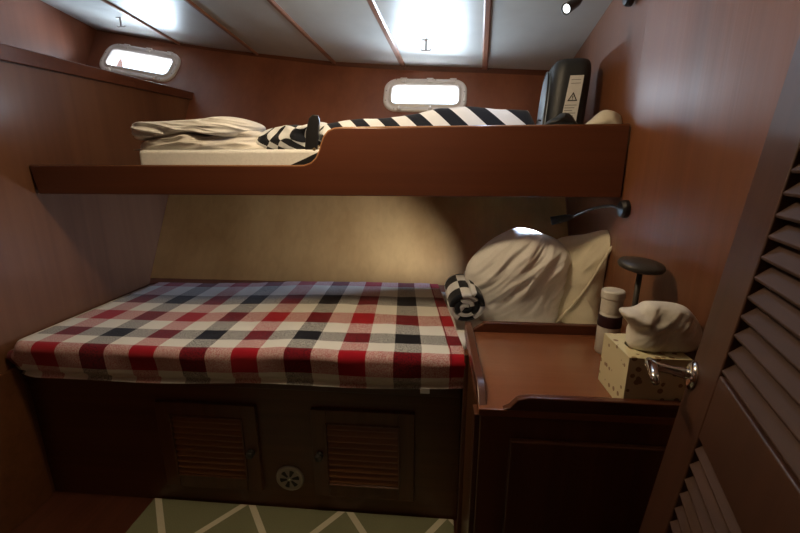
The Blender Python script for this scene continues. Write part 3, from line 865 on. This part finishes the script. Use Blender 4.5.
def sbuv(u, v):
    p = sb(u, v); return ((p[0] + (p[2] - 1.3) * .8 + (p[1] - 1.35) * .35 - .06 * u * u) / (.046 + .006 * u), 0)
mb = MB(); mb.grid(sb, 110, 70, sbuv)
tag(mb.build('striped_blanket', M['stripes'], smooth=True, recalc=False), 'long black and white striped blanket heaped below the middle porthole', 'blanket')

# black bracket with round pivot at the scoop
br = thing('pivot_bracket', 'black upright bracket with round metal pivot at the scoop of the upper bunk', 'bracket', at_y(313, 160, 1.335))
A = [at_y(x, y, 1.338) for x, y in ((309, 118), (313, 114.5), (318, 115), (319.5, 120), (318, 150), (305, 150), (306, 132))]
mb = MB(); mb.prism([(p.x, p.z) for p in A], (0, 1.332, 0), (1, 0, 0), (0, 0, 1), (0, 1, 0), .018); mb.build('upright', M['black'], br, bevel=.004)
A = [at_y(x, y, 1.334) for x, y in ((288, 166), (306, 158), (322, 150), (323, 160), (320, 167))]
mb = MB(); mb.prism([(p.x, p.z - .002) for p in A], (0, 1.324, 0), (1, 0, 0), (0, 0, 1), (0, 1, 0), .0018); mb.build('foot', M['black'], br)
pc = at_y(315.5, 149.5, 1.345)
mb = MB(); mb.lathe([(.016, 0), (.034, .0), (.036, .004), (.034, .012), (.028, .013), (.024, .006), (0, .006)], pc + V((0, .006, 0)), (0, -1, 0), 32); mb.build('pivot_ring', M['black'], br, smooth=True)
mb = MB(); mb.lathe([(.0175, 0), (.018, .006), (.012, .010), (.006, .010), (.005, .016), (0, .017)], pc, (0, -1, 0), 24); mb.build('pivot_bolt', M['brass'], br, smooth=False)

# black case with label, against the right wall
bg_ = V((.478, 1.70, zu1 + .002))
case = thing('equipment_case', 'upright black soft case with white warning label at right end of upper bunk', 'case', bg_)
ang = math.radians(-6)
cm = Matrix.Translation(bg_) @ Matrix.Rotation(ang, 4, 'Z')
tl = lambda p: cm @ V(p)
def rounded_case(hw, hd, H, r, tilt=.06):
    rings = []; prof = [(.80, 0), (.93, .008), (1.0, .03), (1.0, H * .5), (.99, H * .80), (.95, H * .91), (.86, H * .97), (.68, H)]
    for k, z in prof:
        rings.append([tl((p[0] * k + tilt * z, p[1] * k, z)) for p in rrect(2 * hw, 2 * hd, r, 6)])
    return rings
mb = MB(); mb.loops(rounded_case(.070, .115, .322, .050), True, (True, True)); o = mb.build('case_body', M['bag'], case, smooth=True)
s = o.modifiers.new('sub', 'SUBSURF'); s.levels = 1; s.render_levels = 2
# slate side pocket with zip
SP = [(-.085, .05), (.07, .05), (.085, .10), (.082, .20), (.045, .275), (-.03, .285), (-.075, .23), (-.09, .13)]
def side(y, z, n): return tl((-.0705 + .06 * z - n, y, z))
mb = MB(); out = smooth_outline(SP, 6); c = V((0, .16))
rr = []
for r, n in ((1.0, -.002), (.97, .006), (.85, .010), (.5, .012), (.1, .012)): rr.append([side(*(c + (p - c) * r), n) for p in out])
mb.loops(rr, True, (False, True)); pk = mb.build('side_pocket', M['bagpanel'], case, smooth=True)
mb = MB(); pth = [side(*(c + (p - c) * 1.0), .006) for p in out]; mb.tube(pth + [pth[0]], .003, 6, False); mb.build('piping', M['black'], pk, smooth=True)
mb = MB(); mb.tube([side(.06, .115, .0125), side(.0, .12, .014), side(-.07, .11, .0125)], .003, 6); mb.build('zip', M['black'], pk, smooth=True)
# label on the narrow front
def fr(x, z, n): return tl((x + .06 * z, -.1155 - n, z))
def fprism(mb, pts, n0, t):
    A = [mb.bm.verts.new(fr(x, z, n0)) for x, z in pts]; B = [mb.bm.verts.new(fr(x, z, n0 + t)) for x, z in pts]
    mb.bm.faces.new(B); mb.bm.faces.new(A[::-1])
    for i in range(len(A)):
        j = (i + 1) % len(A); mb.bm.faces.new([A[j], A[i], B[i], B[j]])
mb = MB(); fprism(mb, [(-.022, .06), (.032, .06), (.036, .255), (-.010, .255)], 0, .0015); lb = mb.build('warning_label', M['paper'], case)
mb = MB(); tx, tz = .009, .170
R0 = [(tx - .017, tz), (tx + .017, tz), (tx, tz + .030)]; R1 = [(tx - .011, tz + .0035), (tx + .011, tz + .0035), (tx, tz + .023)]
for i in range(3):
    j = (i + 1) % 3; fprism(mb, [R0[i], R0[j], R1[j], R1[i]], .0016, .0006)
fprism(mb, [(tx - .0015, tz + .009), (tx + .0015, tz + .009), (tx + .0015, tz + .018), (tx - .0015, tz + .018)], .0016, .0006)
fprism(mb, [(tx - .0015, tz + .005), (tx + .0015, tz + .005), (tx + .0015, tz + .0075), (tx - .0015, tz + .0075)], .0016, .0006)
mb.build('warning_triangle', M['ink'], lb)
mb = MB()
for k in range(8):
    z = .155 - k * .009; x0 = -.014 + .0 * k; fprism(mb, [(x0, z), (.026 - (k % 3) * .006, z), (.026 - (k % 3) * .006, z + .0025), (x0, z + .0025)], .0016, .0005)
mb.build('small_print', M['greyink'], lb)
mb = MB()
for z in (.240, .228): fprism(mb, [(-.004, z), (.028, z), (.028, z + .002), (-.004, z + .002)], .0016, .0005)
mb.build('heading_print', M['greyink'], lb)

# small black pouch and cream cloth
PB = [(545, 127), (548, 121), (556, 117), (562, 113), (569, 114), (574, 120), (575, 127)]
mb = inflate(px_outline(PB, 1.42), (0, 1.42, 0), (1, 0, 0), (0, 0, 1), (0, -1, 0), .04, .05, .010, (20, 20, 20), 3, rings=12)
o = mb.build('pouch', M['bag'], smooth=True, origin=(0, 0, 0))
tag(o, 'small black pouch in front of the labelled case on the upper bunk', 'pouch')
PB2 = [(584, 150), (586, 126), (592, 119), (600, 112), (606, 110), (614, 112), (622, 118), (628, 126), (629, 150)]
mb = inflate(px_outline(PB2, 1.42), (0, 1.42, 0), (1, 0, 0), (0, 0, 1), (0, -1, 0), .05, .07, .012, (16, 16, 16), 9, rings=14, floor_z=zu1 + .002)
for v in mb.bm.verts: v.co.x = min(v.co.x, wall_x(v.co.y) - .002)
tag(mb.build('folded_cloth', M['cream'], smooth=True), 'crumpled cream cloth between the black case and the right wall', 'cloth')

# ------------------------------------------------------------------ reading lamps
def spline(P, m=8):
    P = [V(p) for p in P]; Q = [P[0] * 2 - P[1]] + P + [P[-1] * 2 - P[-2]]; out = []
    for i in range(1, len(Q) - 2):
        p0, p1, p2, p3 = Q[i - 1:i + 3]
        for k in range(m):
            t = k / m; out.append(.5 * ((2 * p1) + (p2 - p0) * t + (2 * p0 - 5 * p1 + 4 * p2 - p3) * t * t + (3 * p1 - p0 - 3 * p2 + p3) * t ** 3))
    return out + [P[-1]]
def reading_lamp(lab, base, pts, tip, aim, power, spread):
    e = thing('reading_lamp', lab, 'lamp', base)
    b = V(base)
    mb = MB(); mb.lathe([(.027, 0), (.027, .012), (.022, .020), (.008, .024)], b, (-1, 0, 0), 28); mb.build('wall_base', M['black'], e, bevel=.001)
    mb = MB(); mb.tube(spline([b - V((.02, 0, 0))] + pts), .0042, 10); mb.build('gooseneck', M['black'], e, smooth=True)
    d = (V(aim) - V(tip)).normalized(); s_ = V(pts[-1])
    ln = .062
    h0 = V(tip) - d * ln
    mb = MB(); mb.lathe([(.005, -.01), (.009, 0), (.0125, .012), (.015, ln - .004), (.0155, ln), (.0125, ln), (.012, ln - .004), (0, ln - .004)], h0, d, 24); mb.build('lamp_head', M['black'], e, smooth=True)
    mb = MB(); mb.lathe([(.0115, 0), (.009, .002), (0, .003)], V(tip) - d * .0035, d, 20); mb.build('lens', M['ledlens'], e, smooth=True)
    l = bpy.data.lights.new('reading_light', 'SPOT'); l.energy = power; l.color = (.54, .70, 1.0); l.spot_size = math.radians(spread); l.spot_blend = 1; l.shadow_soft_size = .02
    o = bpy.data.objects.new('reading_light', l); COL.objects.link(o); o.location = V(tip) + d * .004
    o.rotation_euler = d.to_track_quat('-Z', 'Y').to_euler()
    return e
b0 = at_x(627, 209, wall_x(1.28)); b0 = V((wall_x(b0.y) - .001, b0.y, b0.z))
tip = at_y(551, 221, 1.445)
aim = V((-.55, 1.72, .74))
d = (aim - tip).normalized(); h0 = tip - d * .072
reading_lamp('black gooseneck reading lamp above the pillows, below the upper bunk', b0, [at_y(610, 206, 1.30), at_y(592, 209, 1.35), h0], tip, aim, P_READ, 84)
b1 = V((.576, at_x(633, -4, .577).y, at_x(633, -4, .577).z))
tip = at_y(566, 9, 1.30); aim = V((-.02, 1.02, 1.36))
d = (aim - tip).normalized(); h0 = tip - d * .072
reading_lamp('black gooseneck reading lamp at the ceiling, its lens lit', b1, [V((.50, b1.y - .01, b1.z + .02)), h0 + V((.04, .0, .03)), h0], tip, aim, P_READ_UP, 150)

# ceiling hooks
def hook(px, py, Y, lab):
    p = at_y(px, py, Y); p.z = zc(p.x, p.y)
    e = thing('ceiling_hook', lab, 'hook', p, None)
    mb = MB(); mb.box((-.020, -.006, -.003), (.020, .006, .001), Matrix.Translation(p)); mb.build('mounting_plate', M['nickel'], e, bevel=.001)
    mb = MB(); mb.tube([p + V((0, 0, 0)), p + V((0, 0, -.042))], .0045, 10); mb.build('shank', M['nickel'], e, smooth=True)
    mb = MB(); mb.tube([p + V((-.022, 0, -.038)), p + V((-.018, 0, -.044)), p + V((.018, 0, -.044)), p + V((.022, 0, -.038))], .0032, 8); mb.build('cross_bar', M['nickel'], e, smooth=True)
hook(426, 46, 2.05, 'small metal hook on the ceiling above the middle porthole')
hook(119, 12, 2.25, 'small metal hook on the ceiling above the left porthole')

# cabin dome lamp on the ceiling (out of frame, lights the cabin)
lc = V((-.32, .94, zc(-.32, .94)))
dm = thing('unseen_dome_lamp', 'unseen round warm cabin dome lamp on the ceiling above the floor', 'lamp', lc)
mb = MB(); mb.lathe([(.075, .02), (.075, -.012), (.068, -.018), (.062, -.018)], lc, n=36); mb.build('unseen_lamp_ring', M['chrome'], dm)
mb = MB(); mb.lathe([(.064, -.014), (.058, -.026), (.040, -.038), (.018, -.043), (0, -.044)], lc, n=36); mb.build('unseen_diffuser', M['domeglass'], dm, smooth=True)
l = bpy.data.lights.new('unseen_dome_light', 'POINT'); l.energy = P_DOME; l.color = WARM; l.shadow_soft_size = .05
o = bpy.data.objects.new('unseen_dome_light', l); COL.objects.link(o); o.location = lc - V((0, 0, .11))

# ------------------------------------------------------------------ rug
mb = MB(); x0 = at_z(155, 500, FZ).x
mb.box((x0, .05, FZ + .0005), (.088, 1.124, FZ + .010))
tag(mb.build('rug', M['rug'], bevel=.003, origin=(-.461, 1.140, FZ)), 'grey-green rug with white lattice lines on the floor by the bunk base', 'rug')
